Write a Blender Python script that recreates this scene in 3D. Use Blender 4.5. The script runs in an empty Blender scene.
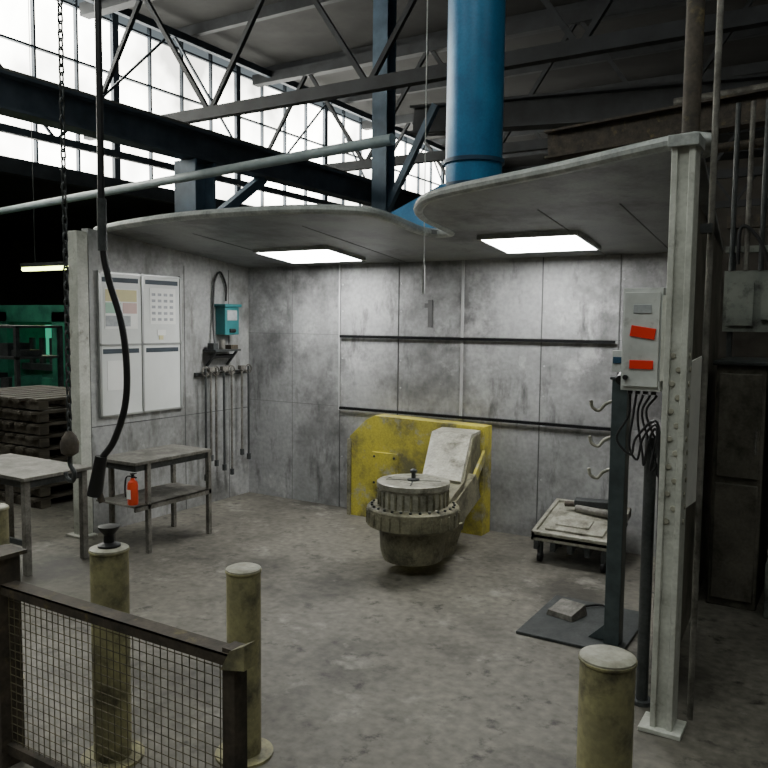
import bpy, bmesh, math, random
from mathutils import Vector, Matrix
random.seed(7)
sc = bpy.context.scene

# ------------------------------------------------------------ materials
def new_mat(name):
    m = bpy.data.materials.new(name); m.use_nodes = True
    nt = m.node_tree; nt.nodes.clear()
    return m, nt, nt.nodes, nt.links

def pmat(name, c1, c2=None, scale=3.0, rough=0.6, metal=0.0, stretch=(1,1,1), detail=8, lo=0.35, hi=0.65,
         fine=0.0, fine_scale=60, bump=0.0, c3=None, s3=1.0, lo3=.5, hi3=.7, st3=(1,1,1), spec=0.4, c4=None, s4=5, lo4=.55, hi4=.7, st4=(1,1,1),
         c5=None, s5=5, lo5=.55, hi5=.7, st5=(1,1,1)):
    m, nt, N, L = new_mat(name)
    out = N.new('ShaderNodeOutputMaterial'); b = N.new('ShaderNodeBsdfPrincipled')
    L.new(b.outputs[0], out.inputs[0])
    b.inputs['Roughness'].default_value = rough; b.inputs['Metallic'].default_value = metal
    b.inputs['Specular IOR Level'].default_value = spec
    c2 = c2 or tuple(x*0.75 for x in c1)
    tc = N.new('ShaderNodeTexCoord'); mp = N.new('ShaderNodeMapping')
    mp.inputs['Scale'].default_value = stretch
    L.new(tc.outputs['Object'], mp.inputs[0])
    n = N.new('ShaderNodeTexNoise'); n.inputs['Scale'].default_value = scale; n.inputs['Detail'].default_value = detail
    n.inputs['Roughness'].default_value = 0.6
    L.new(mp.outputs[0], n.inputs['Vector'])
    r = N.new('ShaderNodeValToRGB')
    r.color_ramp.elements[0].position = lo; r.color_ramp.elements[1].position = hi
    r.color_ramp.elements[0].color = (*c2, 1); r.color_ramp.elements[1].color = (*c1, 1)
    L.new(n.outputs['Fac'], r.inputs[0]); col = r.outputs[0]
    def layer(col, c, s, lo, hi, st, off):
        mp3 = N.new('ShaderNodeMapping'); mp3.inputs['Scale'].default_value = st; mp3.inputs['Location'].default_value = (off,off*.7,off*.3)
        L.new(tc.outputs['Object'], mp3.inputs[0])
        n3 = N.new('ShaderNodeTexNoise'); n3.inputs['Scale'].default_value = s; n3.inputs['Detail'].default_value = 7
        n3.inputs['Roughness'].default_value = 0.68
        L.new(mp3.outputs[0], n3.inputs['Vector'])
        r3 = N.new('ShaderNodeMapRange'); r3.inputs[1].default_value = lo; r3.inputs[2].default_value = hi
        L.new(n3.outputs['Fac'], r3.inputs[0])
        mx = N.new('ShaderNodeMix'); mx.data_type = 'RGBA'
        L.new(r3.outputs[0], mx.inputs[0]); L.new(col, mx.inputs[6]); mx.inputs[7].default_value = (*c, 1)
        return mx.outputs[2]
    if c3: col = layer(col, c3, s3, lo3, hi3, st3, 3.1)
    if c4: col = layer(col, c4, s4, lo4, hi4, st4, 8.7)
    if c5: col = layer(col, c5, s5, lo5, hi5, st5, 15.2)
    if fine > 0:
        n2 = N.new('ShaderNodeTexNoise'); n2.inputs['Scale'].default_value = fine_scale; n2.inputs['Detail'].default_value = 4
        L.new(tc.outputs['Object'], n2.inputs['Vector'])
        r2 = N.new('ShaderNodeMapRange'); r2.inputs[1].default_value = .3; r2.inputs[2].default_value = .7
        r2.inputs[3].default_value = 1-fine; r2.inputs[4].default_value = 1+fine
        L.new(n2.outputs['Fac'], r2.inputs[0])
        mu = N.new('ShaderNodeVectorMath'); mu.operation = 'SCALE'
        L.new(col, mu.inputs[0]); L.new(r2.outputs[0], mu.inputs['Scale']); col = mu.outputs[0]
    L.new(col, b.inputs['Base Color'])
    if bump > 0:
        bp = N.new('ShaderNodeBump'); bp.inputs['Strength'].default_value = bump; bp.inputs['Distance'].default_value = 0.02
        L.new(n.outputs['Fac'], bp.inputs['Height']); L.new(bp.outputs[0], b.inputs['Normal'])
    return m

def emat(name, col, strength, vary=0.0, vs=(1,1,1)):
    m, nt, N, L = new_mat(name)
    out = N.new('ShaderNodeOutputMaterial'); e = N.new('ShaderNodeEmission')
    e.inputs[0].default_value = (*col, 1); e.inputs[1].default_value = strength
    L.new(e.outputs[0], out.inputs[0])
    if vary > 0:
        tc = N.new('ShaderNodeTexCoord'); mp = N.new('ShaderNodeMapping'); mp.inputs['Scale'].default_value = vs
        n = N.new('ShaderNodeTexNoise'); n.inputs['Scale'].default_value = .45; n.inputs['Detail'].default_value = 5
        L.new(tc.outputs['Object'], mp.inputs[0]); L.new(mp.outputs[0], n.inputs['Vector'])
        r = N.new('ShaderNodeMapRange'); r.inputs[1].default_value = .35; r.inputs[2].default_value = .65
        r.inputs[3].default_value = strength*(1-vary); r.inputs[4].default_value = strength*(1+vary)
        L.new(n.outputs['Fac'], r.inputs[0]); L.new(r.outputs[0], e.inputs[1])
    return m

M = {}
M['wall'] = pmat('booth_wall_paint', (.39,.395,.395), (.235,.24,.24), scale=1.1, rough=.5, c3=(.12,.12,.12), s3=1.1, lo3=.50, hi3=.67, fine=.14, fine_scale=26, bump=.08,
                 c4=(.55,.55,.55), s4=1.9, lo4=.55, hi4=.75, c5=(.09,.09,.09), s5=5, lo5=.55, hi5=.71, st5=(1,1,.3))
M['wall_l'] = pmat('booth_side_paint', (.39,.395,.39), (.24,.245,.24), scale=1.6, rough=.5, c3=(.12,.12,.115), s3=1.4, lo3=.48, hi3=.68, fine=.14, fine_scale=26, c4=(.5,.5,.49), s4=3, lo4=.60, hi4=.8, c5=(.10,.10,.09), s5=5, lo5=.54, hi5=.72, st5=(1,1,.3))
M['seam'] = pmat('wall_seam', (.12,.12,.12), (.07,.07,.07), rough=.6)
M['seam_lt'] = pmat('wall_seam_light', (.50,.51,.51), (.34,.34,.34), rough=.5)
M['black'] = pmat('black_rubber', (.018,.018,.02), (.01,.01,.01), rough=.45)
M['rail'] = pmat('dark_rail', (.012,.012,.014), (.008,.008,.008), rough=.8, spec=.1)
M['ceil'] = pmat('ceiling_sheet', (.27,.28,.28), (.165,.175,.175), scale=1.5, rough=.45, c3=(.085,.085,.085), s3=1.8, lo3=.47, hi3=.66, fine=.1)
M['rim'] = pmat('galvanised_rim', (.46,.48,.46), (.27,.29,.28), scale=9, rough=.45, metal=.2, fine=.15)
M['post'] = pmat('painted_post', (.60,.61,.55), (.42,.43,.38), scale=7, rough=.5, c3=(.22,.21,.17), s3=9, lo3=.56, hi3=.72, fine=.1)
M['floor'] = pmat('concrete_floor', (.195,.183,.152), (.118,.110,.092), scale=.8, rough=.55, c3=(.055,.051,.042), s3=1.0, lo3=.47, hi3=.65, fine=.28, fine_scale=18, bump=.1, lo=.3, hi=.7,
                  c4=(.31,.30,.26), s4=2.6, lo4=.57, hi4=.75, c5=(.035,.032,.027), s5=7, lo5=.57, hi5=.69)
M['steel'] = pmat('worn_steel', (.24,.23,.205), (.12,.115,.10), scale=8, rough=.6, metal=.25, fine=.2, c3=(.07,.065,.055), s3=4, lo3=.48, hi3=.66)
M['dksteel'] = pmat('dark_steel', (.07,.075,.075), (.035,.04,.04), scale=8, rough=.5, metal=.3, fine=.2)
M['green_steel'] = pmat('green_grey_paint', (.07,.092,.095), (.04,.052,.055), scale=8, rough=.5)
M['machine'] = pmat('machine_grey', (.29,.275,.185), (.14,.135,.09), scale=5, rough=.5, metal=.1, c3=(.045,.042,.03), s3=5, lo3=.48, hi3=.66, fine=.2)
M['armtop'] = pmat('arm_grey', (.42,.41,.34), (.27,.265,.22), scale=6, rough=.45, metal=.1, c3=(.10,.098,.07), s3=6, lo3=.52, hi3=.70, fine=.2)
M['disc'] = pmat('machined_steel', (.44,.43,.36), (.24,.235,.19), scale=10, rough=.4, metal=.3, c3=(.10,.095,.07), s3=8, lo3=.50, hi3=.68, fine=.15)
M['yellow'] = pmat('machine_yellow', (.56,.49,.06), (.41,.365,.06), scale=4, rough=.5, c3=(.15,.14,.07), s3=2.6, lo3=.48, hi3=.64, fine=.14, c4=(.34,.34,.28), s4=5, lo4=.55, hi4=.66)
M['boll'] = pmat('bollard_yellow', (.38,.355,.18), (.24,.225,.13), scale=6, rough=.5, c3=(.085,.08,.055), s3=6, lo3=.48, hi3=.66, fine=.15)
M['bollcap'] = pmat('bollard_cap', (.44,.43,.35), (.25,.24,.185), scale=12, rough=.5, fine=.15)
M['rust'] = pmat('rusty_brown', (.085,.068,.05), (.035,.03,.024), scale=12, rough=.7, c3=(.16,.13,.055), s3=9, lo3=.58, hi3=.72, fine=.2)
M['meshwire'] = pmat('mesh_wire', (.16,.14,.08), (.08,.07,.045), scale=12, rough=.6)
M['blue'] = pmat('blue_duct', (.04,.22,.42), (.025,.14,.29), scale=4, rough=.35, metal=.1, fine=.1)
M['bluedk'] = pmat('blue_dark', (.03,.09,.15), (.02,.05,.09), scale=4, rough=.4)
M['beam'] = pmat('roof_steel_hazed', (.075,.095,.12), (.038,.05,.063), scale=3, rough=.6)  # pale bluish lift painted into the steel colour in place of haze
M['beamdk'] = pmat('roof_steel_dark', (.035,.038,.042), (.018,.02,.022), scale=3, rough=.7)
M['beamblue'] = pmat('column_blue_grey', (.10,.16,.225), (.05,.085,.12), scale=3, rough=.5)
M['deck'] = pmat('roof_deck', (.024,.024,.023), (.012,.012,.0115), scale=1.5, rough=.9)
M['pipe'] = pmat('pale_pipe', (.38,.45,.46), (.26,.32,.33), scale=5, rough=.5)
M['white'] = pmat('board_white', (.70,.72,.70), (.60,.62,.60), scale=2, rough=.3)
M['paper'] = pmat('paper', (.82,.83,.80), (.74,.75,.72), scale=2, rough=.6)
M['sheet'] = pmat('dusty_white_sheet', (.75,.75,.70), (.60,.60,.56), scale=5, rough=.6)
M['ink'] = pmat('ink_dark', (.05,.07,.09), (.03,.04,.05), rough=.6)
M['frame'] = pmat('board_frame', (.40,.41,.40), (.3,.31,.3), rough=.35, metal=.4)
M['pyel'] = pmat('print_yellow', (.66,.60,.32), (.58,.54,.30), rough=.6)
M['ppink'] = pmat('print_pink', (.62,.44,.40), (.55,.40,.37), rough=.6)
M['pgrn'] = pmat('print_green', (.36,.56,.44), (.32,.5,.39), rough=.6)
M['pgry'] = pmat('print_grey', (.40,.42,.43), (.30,.32,.33), rough=.6, scale=30)
M['teal'] = pmat('teal_plastic', (.03,.19,.20), (.02,.12,.13), rough=.5)
M['red'] = pmat('red_sticker', (.85,.04,.02), (.75,.03,.015), rough=.5)
M['orange'] = pmat('orange_plastic', (.85,.09,.03), (.7,.06,.02), rough=.4)
M['box'] = pmat('enclosure_grey', (.62,.64,.62), (.46,.48,.46), scale=7, rough=.45, c3=(.25,.25,.24), s3=8, lo3=.58, hi3=.75)
M['wood'] = pmat('old_wood', (.10,.088,.066), (.045,.038,.03), scale=3, stretch=(8,1,8), rough=.8)
M['green'] = pmat('green_machine', (.04,.26,.16), (.02,.12,.08), scale=5, rough=.5)
M['darkwall'] = pmat('hall_wall', (.07,.065,.056), (.034,.031,.027), scale=1, rough=.9)
M['cab'] = pmat('cabinet_drab', (.17,.155,.125), (.09,.084,.068), scale=3, rough=.6, fine=.15, c3=(.04,.04,.03), s3=4, lo3=.48, hi3=.68)
M['cab2'] = pmat('cabinet_grey_green', (.23,.245,.21), (.13,.145,.13), scale=3, rough=.6, c3=(.05,.05,.045), s3=5, lo3=.5, hi3=.68)
M['lamp'] = emat('lamp_diffuser', (1.0,1.0,.98), 32)
M['sky'] = emat('clerestory_glass', (1.0,.99,.90), 11.0, vary=.7)
M['skyfill'] = emat('fill_skylight_glow', (.95,1.0,.95), 3.8)  # emission of the unseen fill panels in the roof
M['glamp'] = emat('tube_lamp', (.85,1.0,.30), 12)
M['bayfill'] = emat('bay_fill_glow', (.85,1.0,.75), 14)  # emission of the lamps added to lift the dark left bay
M['gglow'] = emat('machine_screen_glow', (.1,.9,.5), .45)

# ------------------------------------------------------------ mesh builder
class B:
    def __init__(s, name): s.name = name; s.bm = bmesh.new(); s.mats = []
    def mi(s, m):
        m = M[m]
        if m not in s.mats: s.mats.append(m)
        return s.mats.index(m)
    def add(s, vs, fs, m):
        i = s.mi(m); bv = [s.bm.verts.new(v) for v in vs]
        for f in fs:
            try:
                fc = s.bm.faces.new([bv[k] for k in f]); fc.material_index = i
            except ValueError: pass
        return bv
    def hexa(s, bot, top, m):
        s.add(list(bot)+list(top), [(3,2,1,0),(4,5,6,7),(0,1,5,4),(1,2,6,5),(2,3,7,6),(3,0,4,7)], m); return s
    def bx(s, x0,x1,y0,y1,z0,z1, m):
        return s.hexa([(x0,y0,z0),(x1,y0,z0),(x1,y1,z0),(x0,y1,z0)], [(x0,y0,z1),(x1,y0,z1),(x1,y1,z1),(x0,y1,z1)], m)
    def rbox(s, c, size, m, rot=(0,0,0)):
        from mathutils import Euler
        R = Euler(rot).to_matrix(); c = Vector(c); hx,hy,hz = [a/2 for a in size]
        P = lambda x,y,z: c + R @ Vector((x,y,z))
        return s.hexa([P(-hx,-hy,-hz),P(hx,-hy,-hz),P(hx,hy,-hz),P(-hx,hy,-hz)],[P(-hx,-hy,hz),P(hx,-hy,hz),P(hx,hy,hz),P(-hx,hy,hz)], m)
    def beam(s, p0, p1, w, h, m, kind='box'):
        p0, p1 = Vector(p0), Vector(p1); d = (p1-p0).normalized()
        up = Vector((0,0,1)) if abs(d.z) < .95 else Vector((0,1,0))
        sd = d.cross(up).normalized(); up = sd.cross(d).normalized()
        def piece(w, h, ou=0, os=0):
            o = up*ou + sd*os
            q = [(-w/2,-h/2),(w/2,-h/2),(w/2,h/2),(-w/2,h/2)]
            s.hexa([p0+o+sd*a+up*b for a,b in q],[p1+o+sd*a+up*b for a,b in q], m)
        if kind == 'box': piece(w, h)
        else:
            t = h*.08
            piece(w, t, h/2-t/2); piece(w, t, -h/2+t/2); piece(w*.1, h-2*t)
        return s
    def cyl(s, p0, p1, r0, m, r1=None, seg=24, caps=True):
        r1 = r0 if r1 is None else r1
        p0, p1 = Vector(p0), Vector(p1); d = (p1-p0).normalized()
        a = d.orthogonal().normalized(); b = d.cross(a)
        vs = []
        for p, r in ((p0,r0),(p1,r1)):
            for i in range(seg):
                t = 2*math.pi*i/seg; vs.append(p + (a*math.cos(t)+b*math.sin(t))*r)
        fs = [(i,(i+1)%seg,seg+(i+1)%seg,seg+i) for i in range(seg)]
        if caps: fs += [tuple(reversed(range(seg))), tuple(range(seg,2*seg))]
        s.add(vs, fs, m); return s
    def lathe(s, c, prof, m, seg=40):
        vs = []; n = len(prof)
        for r,z in prof:
            for i in range(seg):
                t = 2*math.pi*i/seg; vs.append((c[0]+r*math.cos(t), c[1]+r*math.sin(t), c[2]+z))
        fs = []
        for k in range(n-1):
            for i in range(seg):
                j=(i+1)%seg; fs.append((k*seg+i,k*seg+j,(k+1)*seg+j,(k+1)*seg+i))
        fs += [tuple(range(seg)), tuple(range((n-1)*seg,n*seg))]
        s.add(vs, fs, m); return s
    def prism(s, pts, ext, m):
        e = Vector(ext); pts = [Vector(p) for p in pts]; n = len(pts)
        s.add(pts+[p+e for p in pts], [tuple(reversed(range(n))), tuple(range(n,2*n))]+[(i,(i+1)%n,n+(i+1)%n,n+i) for i in range(n)], m); return s
    def sweep(s, pts, r, m, seg=8, closed=False):
        pts = [Vector(p) for p in pts]; n = len(pts); vs = []; prev = None
        for i,p in enumerate(pts):
            if closed: t = pts[(i+1)%n]-pts[i-1]
            else: t = pts[min(i+1,n-1)]-pts[max(i-1,0)]
            t.normalize()
            a = t.orthogonal().normalized() if prev is None else (prev - t*prev.dot(t)).normalized()
            prev = a; b = t.cross(a)
            rr = r[min(i,len(r)-1)] if isinstance(r,(list,tuple)) else r
            for k in range(seg):
                q = 2*math.pi*k/seg; vs.append(p+(a*math.cos(q)+b*math.sin(q))*rr)
        fs = []
        for i in range(n if closed else n-1):
            j = (i+1)%n
            for k in range(seg):
                l=(k+1)%seg; fs.append((i*seg+k,i*seg+l,j*seg+l,j*seg+k))
        if not closed: fs += [tuple(reversed(range(seg))), tuple(range((n-1)*seg,n*seg))]
        s.add(vs, fs, m); return s
    def done(s, bevel=0.0, origin=None, ang=35):
        bmesh.ops.recalc_face_normals(s.bm, faces=s.bm.faces[:])
        xs = [v.co for v in s.bm.verts]
        if origin is None:
            origin = Vector(((min(v.x for v in xs)+max(v.x for v in xs))/2,(min(v.y for v in xs)+max(v.y for v in xs))/2,min(v.z for v in xs)))
        origin = Vector(origin)
        bmesh.ops.translate(s.bm, verts=s.bm.verts[:], vec=-origin)
        me = bpy.data.meshes.new(s.name); s.bm.to_mesh(me); s.bm.free()
        for m in s.mats: me.materials.append(m)
        me.polygons.foreach_set('use_smooth', [True]*len(me.polygons))
        me.set_sharp_from_angle(angle=math.radians(ang))
        o = bpy.data.objects.new(s.name, me); o.location = origin; sc.collection.objects.link(o)
        if bevel:
            b = o.modifiers.new('bevel','BEVEL'); b.width = bevel; b.segments = 2; b.limit_method = 'ANGLE'; b.angle_limit = math.radians(40)
        return o

def spl(pts, n=8):
    pts = [Vector(p) for p in pts]; out = []
    P = [2*pts[0]-pts[1]] + pts + [2*pts[-1]-pts[-2]]
    for i in range(1, len(P)-2):
        for k in range(n):
            t = k/n; a,b,c,d = P[i-1],P[i],P[i+1],P[i+2]
            out.append(.5*((2*b)+(c-a)*t+(2*a-5*b+4*c-d)*t*t+(3*b-a-3*c+d)*t**3))
    out.append(pts[-1]); return out

# ------------------------------------------------------------ hall shell
B('floor').bx(-24,6,-4,30,-.2,0,'floor').done(origin=(0,0,0))
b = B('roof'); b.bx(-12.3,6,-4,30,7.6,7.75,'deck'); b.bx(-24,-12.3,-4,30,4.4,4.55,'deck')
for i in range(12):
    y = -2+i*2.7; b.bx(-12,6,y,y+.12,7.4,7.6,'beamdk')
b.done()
B('wall_hall_far').bx(-24,6,30,30.2,0,7.75,'darkwall').done()
B('wall_hall_left').bx(-24.2,-24,-4,30,0,4.55,'darkwall').done()
B('wall_hall_right').bx(6,6.2,-4,30,0,7.75,'darkwall').done()
B('wall_hall_rear').bx(-24,6,-4.2,-4,0,7.75,'darkwall').done()

# clerestory glazing
b = B('window_1'); WX=-12.2
b.bx(WX-.04,WX-.02,0,25.5,4.45,7.4,'sky')
y=0; k=0
while y<25.6:
    w = .07 if k%4==0 else .02
    b.bx(WX-.02,WX+.06,y-w,y+w,4.4,7.6,'beam'); y+=.85; k+=1
for z in (4.45,5.4,6.4,7.35): b.bx(WX-.02,WX+.05,0,25.5,z-.02,z+.02,'beam')
b.bx(WX-.1,WX+.1,-4,30,4.2,4.45,'beamdk')
b.bx(WX-.1,WX+.1,25.5,30,4.4,7.6,'deck'); b.bx(WX-.1,WX+.1,-4,0,4.4,7.6,'deck')
b.done()
for (xa,xb,ya,yb) in ((-7.2,-3.6,-2.6,2.0),(-2.6,.8,-2.6,2.0),(2.2,4.2,1.0,4.5)):  # unseen roof panels for fill light; the last is added to brighten the right aisle
    b = B('fill_skylight')
    b.bx(xa,xb,ya,yb,7.34,7.36,'skyfill')
    for xx in (xa,(xa+xb)/2,xb): b.bx(xx-.05,xx+.05,ya,yb,7.30,7.42,'beam')
    for yy in (ya,yb): b.bx(xa,xb,yy-.05,yy+.05,7.30,7.42,'beam')
    b.done()

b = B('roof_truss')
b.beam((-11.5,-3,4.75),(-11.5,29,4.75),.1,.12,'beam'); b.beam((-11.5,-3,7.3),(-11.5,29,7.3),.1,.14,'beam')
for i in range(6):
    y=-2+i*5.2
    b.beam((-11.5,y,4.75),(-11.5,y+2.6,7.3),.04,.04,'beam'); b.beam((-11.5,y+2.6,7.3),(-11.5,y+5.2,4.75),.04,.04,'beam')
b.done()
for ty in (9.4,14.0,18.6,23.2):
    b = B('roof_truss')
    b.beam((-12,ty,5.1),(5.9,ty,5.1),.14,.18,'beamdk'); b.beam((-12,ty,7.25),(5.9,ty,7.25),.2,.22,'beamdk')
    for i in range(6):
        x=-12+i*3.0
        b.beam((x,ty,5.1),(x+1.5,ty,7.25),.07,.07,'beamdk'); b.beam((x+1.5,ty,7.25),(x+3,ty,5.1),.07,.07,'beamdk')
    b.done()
# crane runway and columns
b = B('crane_runway_beam')
b.beam((-7.2,2,3.98),(-7.2,29,3.98),.26,.36,'beam','I'); b.bx(-7.23,-7.17,2,29,4.16,4.22,'steel'); b.done()
for (x,y,w) in ((-7.25,7.3,.36),(-6.35,10.4,.26),(-7.25,16,.36),(-7.25,23,.36)):
    b = B('steel_column')
    b.beam((x,y,0),(x,y,3.79 if x<-7 else 7.3),w,w,'beamblue','I')
    b.bx(x-w*.8,x+w*.8,y-w*.8,y+w*.8,0,.03,'beamblue')
    if x>-7: b.beam((x,y,3.4),(x+.9,y,5.0),.1,.1,'beamblue')
    else: b.beam((x,y+.3,3.1),(x,y+1.3,3.79),.12,.12,'beamblue')
    b.done()
B('overhead_pipe').cyl((-11.9,7.3,3.42),(-3.6,6.05,3.42),.05,'pipe',seg=16).done()
b = B('crane_girder')
b.beam((-6.1,10.9,4.95),(5.9,9.9,4.0),.3,.42,'beamdk','I'); b.beam((-3,8.4,3.75),(5.9,7.9,4.2),.22,.3,'rust','I')
b.done()
b = B('roof_pipes')
for k,(y,z) in enumerate(((9.0,4.2),(9.2,3.7),(12,4.3))): b.cyl((-1.8,y,z),(5.8,y-.6,z+.1),.05,'rust' if k%2 else 'steel',seg=12)
b.done()
b = B('hoist_monorail')
b.beam((-3.9,2.4,5.75),(-3.9,5,5.75),.12,.2,'beam','I')
for y in (2.6,4.7): b.cyl((-3.9,y,5.8),(-3.9,y,7.6),.02,'beam',seg=8)
b.bx(-4.08,-3.72,2.8,3.2,5.52,5.64,'rust'); b.done()

# ------------------------------------------------------------ booth shell
cz = lambda y: 2.34+.1*(6.15-y)
b = B('wall_back')
b.bx(-5.45,-.93,6.15,6.23,0,2.34,'wall')
for x in (-4.22,-3.575,-2.21,-1.58,-1.2): b.bx(x-.004,x+.004,6.144,6.15,0,2.34,'seam')
b.bx(-4.80,-4.797,6.148,6.15,0,2.34,'seam')
for z in (.985,1.675): b.bx(-5.37,-.93,6.148,6.15,z-.0015,z+.0015,'seam')
for x in (-4.22,-3.575,-2.21,-1.58):
    for z in (.5,1.2,1.45,1.9,2.15): b.cyl((x+.03,6.15,z),(x+.03,6.142,z),.008,'seam_lt',seg=8)
b.bx(-2.94,-2.918,6.135,6.15,.95,2.34,'seam_lt'); b.bx(-4.232,-4.217,6.138,6.15,.95,2.34,'seam_lt')
b.bx(-3.27,-3.225,6.143,6.15,1.76,2.0,'seam'); b.bx(-3.305,-3.27,6.143,6.15,1.93,1.97,'seam')
b.done()
b = B('wall_rail')
for z in (1.66,.972): b.bx(-4.21,-1.6,6.12,6.134,z-.012,z+.012,'rail')
b.done()
b = B('wall_left')
b.hexa([(-5.45,4.2,0),(-5.37,4.2,0),(-5.37,6.15,0),(-5.45,6.15,0)],[(-5.45,4.2,cz(4.2)),(-5.37,4.2,cz(4.2)),(-5.37,6.15,2.34),(-5.45,6.15,2.34)],'wall_l')
for y in (5.25,5.85): b.bx(-5.37,-5.367,y-.003,y+.003,0,2.3,'seam')
b.bx(-5.37,-5.367,4.2,6.15,.90,.907,'seam')
b.done()
b = B('wall_right')
b.hexa([(-.76,3.78,0),(-.71,3.78,0),(-.86,6.2,0),(-.93,6.15,0)],[(-.76,3.78,2.5),(-.71,3.78,2.5),(-.86,6.2,2.34),(-.93,6.15,2.34)],'cab')
b.done()
b = B('white_sheet')
b.hexa([(-.655,3.64,.95),(-.645,3.63,.95),(-.60,3.93,.97),(-.61,3.94,.97)],[(-.655,3.64,1.62),(-.645,3.63,1.62),(-.60,3.93,1.66),(-.61,3.94,1.66)],'sheet')
b.cyl((-.73,3.90,1.5),(-.61,3.90,1.5),.012,'dksteel',seg=8)
b.done()

left = [(-5.45,6.23),(-5.45,4.35),(-4.9,4.22),(-4.14,4.14),(-3.3,4.2),(-2.86,4.36),(-2.76,4.55),(-2.74,5.05),(-2.6,5.15)]
right = [(-2.6,5.15),(-2.52,5.05),(-2.5,4.6),(-2.36,4.32),(-2.1,4.12),(-1.32,3.87),(-.64,3.64),(-.64,3.9),(-.86,6.23)]
b = B('ceiling')
poly = left + right[1:]
n = len(poly)
b.add([(x,y,cz(y)) for x,y in poly]+[(x,y,cz(y)+.03) for x,y in poly],
      [tuple(range(n)),tuple(reversed(range(n,2*n)))]+[(i,(i+1)%n,n+(i+1)%n,n+i) for i in range(n)],'ceil')
edge = spl([(x,y,cz(y)+.015) for x,y in poly[1:n-1]],4)
b.sweep(edge[:-1],.033,'rim',seg=10)
for x in (-4.6,-3.5,-1.7,-1.2): b.hexa([(x-.004,4.6,cz(4.6)-.003),(x+.004,4.6,cz(4.6)-.003),(x+.004,6.14,cz(6.14)-.003),(x-.004,6.14,cz(6.14)-.003)],[(x-.004,4.6,cz(4.6)),(x+.004,4.6,cz(4.6)),(x+.004,6.14,cz(6.14)),(x-.004,6.14,cz(6.14))],'seam')
o=b.done()

def lamp(x0,x1,y0,y1):
    b = B('ceiling_light')
    def ring(x0,x1,y0,y1,dz): return [(x0,y0,cz(y0)+dz),(x1,y0,cz(y0)+dz),(x1,y1,cz(y1)+dz),(x0,y1,cz(y1)+dz)]
    f=.025
    for a in ((x0-f,x0,y0-f,y1+f),(x1,x1+f,y0-f,y1+f),(x0,x1,y0-f,y0),(x0,x1,y1,y1+f)):
        b.hexa(ring(*a,-.03),ring(*a,0),'rim')
    b.hexa(ring(x0,x1,y0,y1,-.030),ring(x0,x1,y0,y1,-.004),'lamp')
    b.done()
lamp(-4.54,-3.78,5.31,5.84); lamp(-2.36,-1.66,5.24,5.76)

# posts
b = B('booth_post')
b.bx(-.695,-.60,3.47,3.575,0,2.58,'post')
b.bx(-.695,-.670,3.455,3.47,0,2.58,'post'); b.bx(-.625,-.60,3.455,3.47,0,2.58,'post')
b.bx(-.71,-.585,3.44,3.585,2.54,2.59,'rim'); b.bx(-.74,-.56,3.43,3.59,0,.02,'post')
for k in range(13):
    z=.95+k*.06
    b.cyl((-.634 if k%2 else -.66,3.47,z),(-.634 if k%2 else -.66,3.464,z),.013,'bollcap',seg=10)
    b.cyl((-.60,3.53 if k%2 else 3.505,z),(-.594,3.53 if k%2 else 3.505,z),.013,'bollcap',seg=10)
b.bx(-.69,-.60,3.575,3.62,2.53,2.58,'rim')
b.done(bevel=.004)
b = B('booth_post')
b.bx(-5.47,-5.36,4.08,4.185,0,cz(4.3)-.02,'post'); b.bx(-5.52,-5.31,4.04,4.19,0,.02,'post'); b.done(bevel=.004)

# extraction duct
b = B('extraction_duct')
c=(-2.55,5.5)
b.hexa([(-3.45,5.15,cz(5.15)+.035),(-2.3,5.15,cz(5.15)+.035),(-2.3,5.95,cz(5.95)+.035),(-3.45,5.95,cz(5.95)+.035)],[(-2.74,5.32,2.84),(-2.36,5.32,2.84),(-2.36,5.7,2.84),(-2.74,5.7,2.84)],'blue')
b.cyl((*c,2.78),(*c,7.6),.215,'blue',seg=40)
for z in (2.82,3.00,5.0): b.cyl((*c,z),(*c,z+.03),.232,'bluedk',seg=40)
b.done()

b = B('pull_cord')
b.cyl((-2.62,4.85,2.1),(-2.62,4.85,7.6),.004,'rim',seg=8); b.cyl((-2.62,4.85,2.0),(-2.62,4.85,2.2),.011,'rim',seg=10); b.done()

# ------------------------------------------------------------ whiteboard
b = B('whiteboard')
X=-5.366
def R(y0,y1,z0,z1,off,m): b.bx(X,X+off,y0,y1,z0,z1,m)
R(4.28,5.19,.99,2.19,.015,'white')
for y in (4.28,4.73,5.18): R(y-.008,y+.012,.98,2.2,.024,'frame')
for z in (.985,1.585,2.185): R(4.27,5.2,z-.008,z+.008,.024,'frame')
for y0 in (4.31,4.77):
    R(y0,y0+.38,2.11,2.15,.018,'ink'); R(y0,y0+.38,1.51,1.55,.018,'ink')
R(4.33,4.68,1.72,2.06,.018,'paper')
R(4.34,4.67,1.95,2.05,.02,'pyel'); R(4.34,4.50,1.85,1.94,.02,'pgrn'); R(4.52,4.67,1.85,1.94,.02,'ppink'); R(4.34,4.6,1.74,1.83,.02,'pgry')
R(4.82,5.12,1.76,2.08,.018,'paper')
for i in range(5):
    for j in range(4): R(4.84+j*.07,4.88+j*.07,1.79+i*.055,1.815+i*.055,.02,'pgry')
R(4.90,5.0,1.66,1.71,.018,'paper'); R(4.92,4.97,1.62,1.66,.02,'pyel')
R(4.35,4.55,1.2,1.45,.018,'paper')
b.done()

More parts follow.
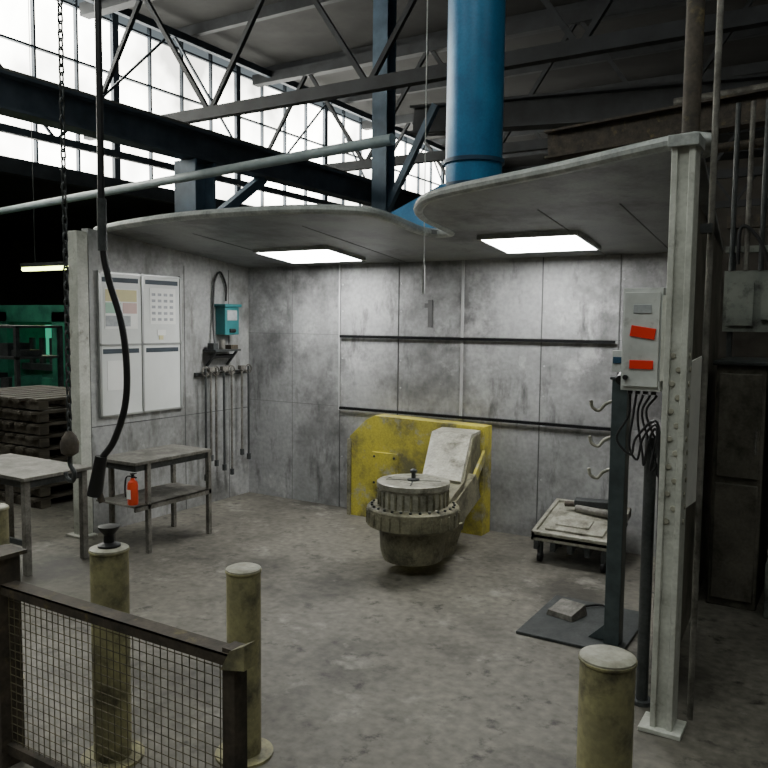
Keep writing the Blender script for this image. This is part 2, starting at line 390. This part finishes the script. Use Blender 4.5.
b = B('rag_dispenser')
b.bx(-5.366,-5.24,5.66,5.86,1.66,1.93,'teal'); b.bx(-5.366,-5.22,5.64,5.88,1.93,1.96,'teal'); b.cyl((-5.24,5.72,1.7),(-5.24,5.8,1.7),.02,'black',seg=10)
b.bx(-5.245,-5.235,5.69,5.83,1.80,1.90,'pgry')
b.done(bevel=.01)
b = B('air_hose')
b.sweep(spl([(-5.3,5.58,1.56),(-5.34,5.60,1.8),(-5.34,5.62,2.15),(-5.34,5.70,2.27),(-5.34,5.78,2.15),(-5.33,5.77,1.99)]),.010,'black'); b.done()
b = B('tool_shelf')
b.bx(-5.366,-5.2,5.48,5.84,1.5,1.52,'dksteel'); b.beam((-5.35,5.52,1.36),(-5.22,5.52,1.5),.02,.02,'dksteel'); b.beam((-5.35,5.8,1.36),(-5.22,5.8,1.5),.02,.02,'dksteel')
b.bx(-5.32,-5.24,5.5,5.56,1.52,1.58,'dksteel'); b.cyl((-5.28,5.66,1.52),(-5.28,5.66,1.61),.03,'steel'); b.bx(-5.33,-5.22,5.72,5.82,1.52,1.56,'rust')
b.cyl((-5.28,5.5,1.45),(-5.28,5.8,1.45),.02,'black')
b.done()
b = B('hanging_tool_rack')
b.bx(-5.366,-5.34,5.36,6.08,1.26,1.30,'dksteel')
for i,y in enumerate((5.42,5.49,5.56,5.67,5.78,5.93,6.03)):
    b.cyl((-5.34,y,1.28),(-5.25,y,1.30),.008,'steel',seg=8)
    zb = .30+.06*((i*3)%4)
    b.cyl((-5.27,y,zb),(-5.27,y,1.34),.011,'dksteel' if i%3==0 else 'steel',seg=8)
    if i%2==0: b.sweep([(-5.27,y+.045*math.cos(a),1.31+.045*math.sin(a)) for a in [k*math.pi/5 for k in range(10)]],.007,'steel',seg=6,closed=True)
    else: b.bx(-5.29,-5.25,y-.035,y+.035,1.31,1.35,'steel')
    b.bx(-5.285,-5.255,y-.014,y+.014,zb-.04,zb+.02,'dksteel')
b.done()

# ------------------------------------------------------------ tables
b = B('steel_workbench')
x0,x1,y0,y1=-5.02,-4.57,3.95,4.76
b.bx(x0,x1,y0,y1,.70,.725,'steel'); b.bx(x0+.02,x1-.02,y0+.02,y1-.02,.65,.70,'dksteel')
b.bx(x0,x1,y0,y1,.375,.39,'steel'); b.bx(x1-.02,x1,y0,y1,.345,.39,'steel')
for x in (x0,x1-.035):
    for y in (y0+.12,y1-.035): b.bx(x,x+.035,y,y+.035,0,.70,'steel')
b.done(bevel=.003)
b = B('fire_extinguisher')
b.lathe((-4.65,3.995,.391),[(.036,0),(.040,.01),(.040,.15),(.034,.175),(.016,.19),(.014,.205)],'orange',seg=24)
b.cyl((-4.65,3.995,.59),(-4.65,3.995,.625),.012,'black',seg=12); b.beam((-4.67,3.995,.625),(-4.60,3.985,.64),.014,.008,'black'); b.beam((-4.66,3.995,.61),(-4.60,3.985,.605),.014,.008,'black')
b.sweep(spl([(-4.66,3.99,.61),(-4.69,3.97,.60),(-4.695,3.96,.52),(-4.69,3.96,.45)],6),.006,'black',seg=6)
b.bx(-4.67,-4.63,3.9535,3.957,.44,.51,'paper'); b.done()
b = B('steel_table')
x0,x1,y0,y1=-5.85,-4.84,3.22,3.78
b.bx(x0,x1,y0,y1,.675,.70,'steel'); b.bx(x0+.03,x1-.03,y0+.03,y1-.03,.62,.675,'dksteel')
for x in (x0+.02,x1-.07):
    for y in (y0+.02,y1-.07): b.bx(x,x+.045,y,y+.045,0,.67,'steel')
b.bx(x0+.04,x1-.04,y0+.04,y0+.06,.2,.24,'dksteel')
b.done(bevel=.003)

# hoist chain
b = B('hoist_chain')
cx,cy=-3.99,2.96
z=1.12; k=0
while z<5.47:
    ax = Vector((1,0,0)) if k%2 else Vector((0,1,0))
    pts=[]
    for i in range(10):
        a=2*math.pi*i/10
        pts.append(Vector((cx,cy,z+.02*math.sin(a)+(.012 if math.sin(a)>0 else -.012)))+ax*.014*math.cos(a))
    b.sweep(pts,.006,'dksteel',seg=5,closed=True); z+=.048; k+=1
b.lathe((cx,cy,.98),[(.02,0),(.05,.02),(.055,.08),(.04,.12),(.015,.15)],'rust',seg=20)
b.sweep(spl([(cx,cy,.99),(cx,cy,.93),(cx+.04,cy,.88),(cx+.02,cy,.83),(cx-.03,cy,.84),(cx-.045,cy,.88)]),[.014]*40+[.008],'dksteel')
b.done()
b = B('supply_hose')
hx=Vector((.855,.518,0)); p0=Vector((-3.80,3.07,0))
def hp(s_,z): return p0+hx*s_+Vector((0,0,z))
path = spl([hp(0,5.515),hp(0,4),hp(0,3),hp(0,2.3),hp(.03,2.05),hp(.10,1.8),hp(.13,1.55),hp(.12,1.3),hp(.05,1.08),hp(-.03,.96),hp(-.06,.86)])
b.sweep(path,.02,'black',seg=10)
b.cyl(hp(0,2.2),hp(0,2.5),.027,'dksteel'); b.cyl(hp(-.03,.98),hp(-.075,.74),.035,'black',r1=.045); b.cyl(hp(-.06,.80),hp(-.03,.70),.02,'rust')
b.done()

# ------------------------------------------------------------ welding positioner
b = B('welding_positioner')
pts=[(-3.97,5.95,0),(-2.62,5.95,0),(-2.62,5.95,.93),(-3.70,5.95,.95),(-3.80,5.95,.90),(-3.97,5.95,.74)]
b.prism(pts,(0,.17,0),'yellow')
b.bx(-3.985,-3.95,5.93,6.12,0,.72,'machine')
b.bx(-3.72,-3.45,5.935,5.95,.30,.62,'yellow')
for x in (-3.69,-3.48):
    for z in (.34,.58): b.cyl((x,5.935,z),(x,5.928,z),.012,'dksteel',seg=8)
def sect(y,xc,zc,w,h): return [(xc-w/2,y,zc-h/2),(xc+w/2,y,zc-h/2),(xc+w/2,y,zc+h/2),(xc-w/2,y,zc+h/2)]
secs=[sect(5.95,-2.83,.64,.36,.50),sect(5.72,-2.79,.64,.36,.46),sect(5.25,-2.64,.42,.34,.36),sect(4.85,-2.64,.31,.36,.26)]
for a,c2 in zip(secs,secs[1:]): b.hexa(a,c2,'machine')
b.hexa([(-3.0,5.93,.875),(-2.64,5.93,.875),(-2.62,5.70,.865),(-2.98,5.70,.865)],[(-3.0,5.93,.905),(-2.64,5.93,.905),(-2.62,5.70,.895),(-2.98,5.70,.895)],'armtop')
b.hexa([(-2.98,5.71,.865),(-2.62,5.71,.865),(-2.48,5.24,.58),(-2.81,5.24,.58)],[(-2.98,5.70,.895),(-2.62,5.70,.895),(-2.48,5.22,.61),(-2.81,5.22,.61)],'armtop')
b.beam((-2.60,5.92,.70),(-2.51,5.50,.54),.022,.09,'yellow')
C=(-2.68,4.85,0)
b.lathe(C,[(.15,.07),(.215,.09),(.235,.16),(.245,.31),(.29,.345),(.335,.35),(.335,.47),(.325,.48),(.29,.485),(.27,.485)],'machine',seg=56)
b.lathe(C,[(.255,.485),(.25,.49),(.25,.615),(.265,.62),(.265,.655),(.255,.66),(.2,.66),(.198,.655),(.1,.655),(.098,.66)],'disc',seg=56)
for i in range(28):
    a=2*math.pi*i/28; x,y=C[0]+math.cos(a)*.252,C[1]+math.sin(a)*.252
    b.cyl((x,y,.49),(x,y,.60),.010,'machine',seg=6)
    x,y=C[0]+math.cos(a)*.30,C[1]+math.sin(a)*.30
    b.cyl((x,y,.48),(x,y,.495),.011,'dksteel',seg=6)
    x,y=C[0]+math.cos(a)*.335,C[1]+math.sin(a)*.335
    b.cyl((x,y,.36),(x,y,.45),.009,'machine',seg=6)
for a in (0,math.pi/2):
    b.rbox((C[0],C[1],.661),(.4,.012,.003),'dksteel',rot=(0,0,a+.4))
b.lathe((C[0],C[1],.66),[(.045,0),(.045,.012),(.016,.017),(.016,.055),(.026,.06),(.026,.075),(.01,.085)],'dksteel',seg=20)
b.hexa([(-2.76,4.80,.08),(-2.52,4.76,.08),(-2.42,5.0,.12),(-2.76,5.1,.12)],[(-2.78,4.72,.34),(-2.46,4.72,.34),(-2.38,5.08,.34),(-2.81,5.18,.34)],'machine')
b.hexa([(-2.56,4.9,.20),(-2.44,4.95,.22),(-2.48,5.6,.42),(-2.64,5.6,.42)],[(-2.56,4.9,.42),(-2.44,4.95,.44),(-2.48,5.5,.62),(-2.64,5.5,.62)],'machine')
b.done(bevel=.006)

# ------------------------------------------------------------ tray trolley
b = B('low_tray_trolley')
x0,x1,y0,y1=-2.02,-1.42,5.50,6.08
zf,zr=.22,.36
def tz(y): return zf+(zr-zf)*(y-y0)/(y1-y0)
def tb(xa,xb,ya,yb,d0,d1,m):
    b.hexa([(xa,ya,tz(ya)+d0),(xb,ya,tz(ya)+d0),(xb,yb,tz(yb)+d0),(xa,yb,tz(yb)+d0)],[(xa,ya,tz(ya)+d1),(xb,ya,tz(ya)+d1),(xb,yb,tz(yb)+d1),(xa,yb,tz(yb)+d1)],m)
tb(x0,x1,y0,y1,-.03,0,'disc')
for a in ((x0,x1,y0,y0+.03),(x0,x1,y1-.03,y1),(x0,x0+.03,y0,y1),(x1-.03,x1,y0,y1)): tb(*a,-.05,.02,'disc')
tb(x0+.08,x1-.08,y0+.08,y1-.2,0,.018,'disc'); tb(x0+.14,x1-.2,y0+.14,y1-.3,.018,.03,'disc')
for i in range(5): tb(x0+.02+i*.13,x0+.06+i*.13,y0+.005,y1-.01,-.12,-.03,'dksteel')
for x in (x0+.06,x1-.06):
    for y in (y0+.05,y1-.06): b.cyl((x-.015,y,.04),(x+.015,y,.04),.04,'black',seg=18); b.bx(x-.018,x+.018,y-.02,y+.02,.04,tz(y)-.03,'dksteel')
b.rbox((-1.68,5.98,.40),(.30,.12,.05),'dksteel',rot=(0,0,.2)); b.cyl((-1.90,5.92,.38),(-1.52,6.0,.40),.022,'rust',seg=12); b.cyl((-1.8,5.9,.36),(-1.52,5.84,.36),.03,'steel',seg=12)
b.done(bevel=.004)

# ------------------------------------------------------------ hook stand
b = B('hook_stand')
b.bx(-1.60,-1.0,4.15,4.86,0,.018,'dksteel')
b.bx(-1.12,-1.035,4.25,4.34,.018,1.50,'green_steel'); b.bx(-1.13,-1.025,4.24,4.35,1.50,1.515,'dksteel')
b.prism([(-1.12,4.29,.018),(-1.22,4.29,.018),(-1.12,4.29,.12)],(0,.012,0),'green_steel')
for z in (1.36,1.16,.98):
    b.sweep(spl([(-1.12,4.295,z+.02),(-1.16,4.28,z),(-1.19,4.27,z-.035),(-1.225,4.26,z-.02),(-1.235,4.255,z+.02)],5),.010,'disc',seg=8)
b.cyl((-1.06,4.2,1.5),(-1.06,4.35,1.56),.03,'black',seg=14)
b.done(bevel=.003)
b = B('foot_pedal')
b.hexa([(-1.54,4.49,.0185),(-1.36,4.45,.0185),(-1.32,4.62,.0185),(-1.50,4.66,.0185)],[(-1.53,4.50,.05),(-1.37,4.46,.05),(-1.33,4.61,.085),(-1.49,4.65,.085)],'steel')
b.sweep(spl([(-1.41,4.62,.04),(-1.3,4.8,.03),(-1.2,4.75,.03),(-1.18,4.6,.03)],6),.007,'black'); b.done(bevel=.006)

# ------------------------------------------------------------ control box
b = B('control_box')
b.bx(-.91,-.735,3.60,3.73,1.50,1.965,'box'); b.bx(-.90,-.745,3.588,3.60,1.52,1.945,'box')
b.bx(-.735,-.70,3.58,3.66,1.55,1.93,'post')
b.rbox((-.815,3.584,1.765),(.11,.006,.05),'red',rot=(0,.15,0)); b.bx(-.87,-.765,3.582,3.588,1.60,1.64,'red')
b.bx(-.86,-.78,3.584,3.588,1.85,1.89,'pgry'); b.cyl((-.885,3.592,1.56),(-.885,3.575,1.56),.012,'black',seg=12)
for i in range(4): b.cyl((-.88+i*.035,3.66,1.48),(-.88+i*.035,3.66,1.50),.012,'black',seg=10)
b.bx(-.96,-.91,3.63,3.69,1.58,1.68,'box'); b.bx(-.955,-.915,3.625,3.63,1.62,1.65,'bluedk')
b.done(bevel=.005)
b = B('cable_bundle')
for i in range(5):
    x=-.88+i*.03
    b.sweep(spl([(x,3.66,1.478),(x-.01*i,3.65,1.38),(x-.05+.03*i,3.64,1.27-.03*i),(x+.02,3.63,1.2-.02*i),(x+.04,3.64,1.28),(-.745,3.62,1.36-.02*i),(-.725,3.61,1.1),(-.72,3.61,.5)],6),.006,'black',seg=6)
b.done()
b = B('conduit_pipe')
b.cyl((-.785,3.70,0.0),(-.785,3.70,1.28),.028,'dksteel',seg=16); b.cyl((-.785,3.70,0),(-.785,3.70,.02),.05,'dksteel'); b.done()
b = B('riser_pipe')
b.cyl((-.56,3.66,0),(-.56,3.66,7.6),.014,'steel',seg=14); b.bx(-.60,-.55,3.63,3.69,2.2,2.24,'dksteel'); b.done()
b = B('riser_pipe')
b.cyl((-.685,3.80,2.62),(-.685,3.80,7.6),.04,'rust',seg=14); b.done()

# ------------------------------------------------------------ bollards
def boll(x,y,r,h,cap=False,body='boll'):
    b = B('bollard')
    b.lathe((x,y,0),[(r+.05,0),(r+.05,.012),(r,.014),(r,h-.01),(r+.004,h-.006),(r+.004,h)],body,seg=40)
    b.lathe((x,y,h),[(r+.001,0),(r+.001,.006),(r-.012,.012),(r-.03,.012)],'bollcap',seg=40)
    if cap:
        b.lathe((x,y,h+.01),[(.045,0),(.045,.01),(.022,.02),(.02,.05),(.04,.075),(.043,.085),(.03,.087)],'black',seg=24)
    return b.done()
boll(-2.53,2.05,.075,.875,True); boll(-2.09,2.357,.07,.785); boll(-.54,2.10,.075,.88); boll(-3.54,2.18,.075,.88)

# ------------------------------------------------------------ mesh guard fence
b = B('mesh_guard_fence')
fy=1.80
b.bx(-2.92,-2.82,fy-.05,fy+.05,0,.86,'rust'); b.bx(-2.94,-2.80,fy-.07,fy+.07,.86,.875,'rust')
b.bx(-1.66,-1.61,fy-.03,fy+.03,0,.77,'rust')
b.bx(-2.84,-1.62,fy-.035,fy-.028,.715,.755,'rust'); b.bx(-2.84,-1.62,fy-.035,fy+.03,.748,.756,'rust')
b.bx(-2.84,-1.62,fy-.03,fy+.0,.06,.10,'rust')
b.prism([(-1.66,fy-.04,.7),(-1.56,fy-.04,.72),(-1.56,fy-.04,.80),(-1.62,fy-.04,.77)],(0,.05,0),'boll')
x=-2.81
while x<-1.66:
    b.cyl((x,fy-.01,.08),(x,fy-.01,.72),.002,'meshwire',seg=5); x+=.034
z=.11
while z<.72:
    b.cyl((-2.83,fy-.006,z),(-1.64,fy-.006,z),.002,'meshwire',seg=5); z+=.034
b.done()
B('guard_rail').bx(-3.9,-2.98,1.75,1.86,.66,.74,'rust').bx(-3.9,-3.82,1.75,1.86,0,.66,'rust').bx(-3.06,-2.98,1.75,1.86,0,.66,'rust').done()

# ------------------------------------------------------------ left background
b = B('timber_pallet_stack')
z=0
for k in range(9):
    for i in range(3): b.bx(-7.9,-6.5,4.5+i*.42,4.6+i*.42,z,z+.075,'wood')
    for i in range(8): b.bx(-7.9+i*.18+random.uniform(-.01,.01),-7.78+i*.18,4.45+random.uniform(-.03,.03),5.5,z+.075,z+.1,'wood')
    z+=.118
b.done()
b = B('green_press_machine')
b.bx(-11.6,-9.9,7.3,8.2,0,.9,'green'); b.bx(-11.6,-11.3,7.3,8.2,.9,1.9,'green'); b.bx(-10.2,-9.9,7.3,8.2,.9,1.9,'green'); b.bx(-11.6,-9.9,7.3,8.2,1.75,2.0,'green')
b.bx(-11.2,-10.3,7.9,7.95,1.2,1.7,'gglow'); b.bx(-11.25,-10.25,7.5,7.8,1.0,1.1,'dksteel')
for i in range(4): b.cyl((-11.1+i*.25,7.6,1.1),(-11.1+i*.25,7.6,1.5),.05,'dksteel',seg=12)
b.done()
b = B('storage_rack')
for x in (-10.2,-8.7):
    for y in (5.7,6.3): b.bx(x,x+.05,y,y+.05,0,1.7,'dksteel')
for z in (.4,.9,1.3,1.68): b.bx(-10.2,-8.65,5.7,6.35,z,z+.03,'dksteel')
for i in range(6):
    b.bx(-10.1+i*.24,-9.93+i*.24,5.8,6.1,.93,.93+.1+.03*(i%3),'green' if i%2 else 'dksteel'); b.bx(-10.1+i*.24,-9.93+i*.24,5.8,6.1,1.33,1.33+.08+.04*((i+1)%3),'pgrn' if i%3==0 else 'dksteel')
b.done()
b = B('lathe_machine')
b.bx(-17.5,-14.0,10.2,11.4,0,1.0,'cab2'); b.bx(-17.4,-16.5,10.2,11.4,1.0,2.1,'cab2'); b.bx(-14.8,-14.1,10.4,11.2,1.0,1.7,'cab'); b.cyl((-16.5,10.8,1.5),(-15.9,10.8,1.5),.35,'steel')
b.bx(-15.9,-14.8,10.5,11.1,1.0,1.25,'dksteel'); b.done()
for (x,y) in ((-12.2,6.2),(-12.2,14.5),(-12.2,22.0)):
    b = B('steel_column'); b.beam((x,y,0),(x,y,4.2),.24,.24,'beamblue','I'); b.bx(x-.2,x+.2,y-.2,y+.2,0,.03,'beamblue'); b.done()
for (x,y) in ((-19,8.5),(-15.5,13.5)):  # made-up lamps, added to brighten the dark left bay
    b = B('added_bay_fill_lamp'); b.bx(x-1.2,x+1.2,y-.12,y+.12,3.42,3.5,'dksteel'); b.bx(x-1.15,x+1.15,y-.08,y+.08,3.39,3.42,'bayfill')
    for xx in (x-1,x+1): b.cyl((xx,y,3.5),(xx,y,4.4),.008,'dksteel',seg=6)
    b.done()
b = B('hanging_tube_lamp')
b.bx(-11.3,-10.1,7.55,7.67,2.60,2.66,'dksteel'); b.cyl((-11.3,7.61,2.575),(-10.15,7.61,2.575),.035,'glamp',seg=10)
for x in (-11.0,-10.3): b.cyl((x,7.61,2.66),(x,7.61,7.6),.006,'dksteel',seg=6)
b.done()

# ------------------------------------------------------------ right background
b = B('machine_cabinet')
b.bx(-.74,-.45,5.3,5.95,0,1.55,'cab'); b.bx(-.72,-.47,5.28,5.3,.05,.8,'cab'); b.bx(-.72,-.47,5.28,5.3,.84,1.5,'cab'); b.bx(-.50,-.485,5.26,5.28,1.0,1.15,'steel')
b.bx(-.76,-.43,5.27,5.97,1.55,1.58,'dksteel'); b.done(bevel=.008)
b = B('milling_machine')
b.bx(-.40,.5,5.2,6.1,0,.35,'cab2'); b.bx(-.38,.4,5.3,6.0,.35,1.5,'cab2'); b.bx(-.34,.2,5.28,5.3,.45,1.35,'cab')
b.bx(-.42,.5,5.15,6.0,1.5,1.62,'dksteel'); b.cyl((-.3,5.35,1.62),(-.3,5.35,1.95),.05,'steel'); b.bx(-.2,.5,5.5,6.0,1.62,2.1,'cab'); b.done(bevel=.008)
b = B('switch_panel')
y=7.0
b.bx(-.95,.15,y,y+.15,0,.06,'dksteel'); b.bx(-.92,-.88,y+.05,y+.1,.06,2.7,'dksteel'); b.bx(.05,.1,y+.05,y+.1,.06,2.7,'dksteel')
b.bx(-.95,.1,y,y+.15,1.75,2.25,'cab2'); b.bx(-.92,-.72,y-.03,y,1.80,2.15,'cab2'); b.bx(-.66,-.45,y-.05,y,1.85,2.2,'cab2'); b.bx(-.38,.0,y-.02,y,1.85,2.15,'cab'); b.bx(-.95,.1,y,y+.1,2.6,2.7,'rust'); b.bx(-.95,.1,y,y+.1,2.4,2.45,'cab2')
b.sweep(spl([(-.85,y-.03,2.3),(-.83,y-.05,2.6),(-.7,y-.05,2.5),(-.6,y-.05,2.25)],6),.015,'black')
for k in range(5): b.cyl((-.90+k*.11,y,2.25),(-.90+k*.11,y,3.6),.02,'steel' if k%2 else 'dksteel',seg=8)
b.done()
b = B('steel_column')
b.beam((-.15,8.6,0),(-.15,8.6,7.3),.3,.3,'rust','I'); b.done()

# ------------------------------------------------------------ world & camera
w = bpy.data.worlds.new('World'); sc.world = w; w.use_nodes = True
w.node_tree.nodes['Background'].inputs[0].default_value = (.6,.7,.75,1); w.node_tree.nodes['Background'].inputs[1].default_value = .3

cam = bpy.data.cameras.new('camera'); co = bpy.data.objects.new('camera', cam); sc.collection.objects.link(co)
cam.sensor_width = 36; cam.lens = 775/768*36; cam.clip_end = 200
yaw=math.radians(31.2); th=math.atan(.08)
F=Vector((-math.sin(yaw),math.cos(yaw),0)); R0=Vector((math.cos(yaw),math.sin(yaw),0)); Z=Vector((0,0,1))
Fc=F*math.cos(th)-Z*math.sin(th); U0=F*math.sin(th)+Z*math.cos(th)
Uc=(U0-.0102*R0).normalized(); Rc=Fc.cross(Uc).normalized()
m=Matrix((( Rc.x,Uc.x,-Fc.x,0),(Rc.y,Uc.y,-Fc.y,0),(Rc.z,Uc.z,-Fc.z,1.8),(0,0,0,1)))
co.matrix_world=m; sc.camera=co
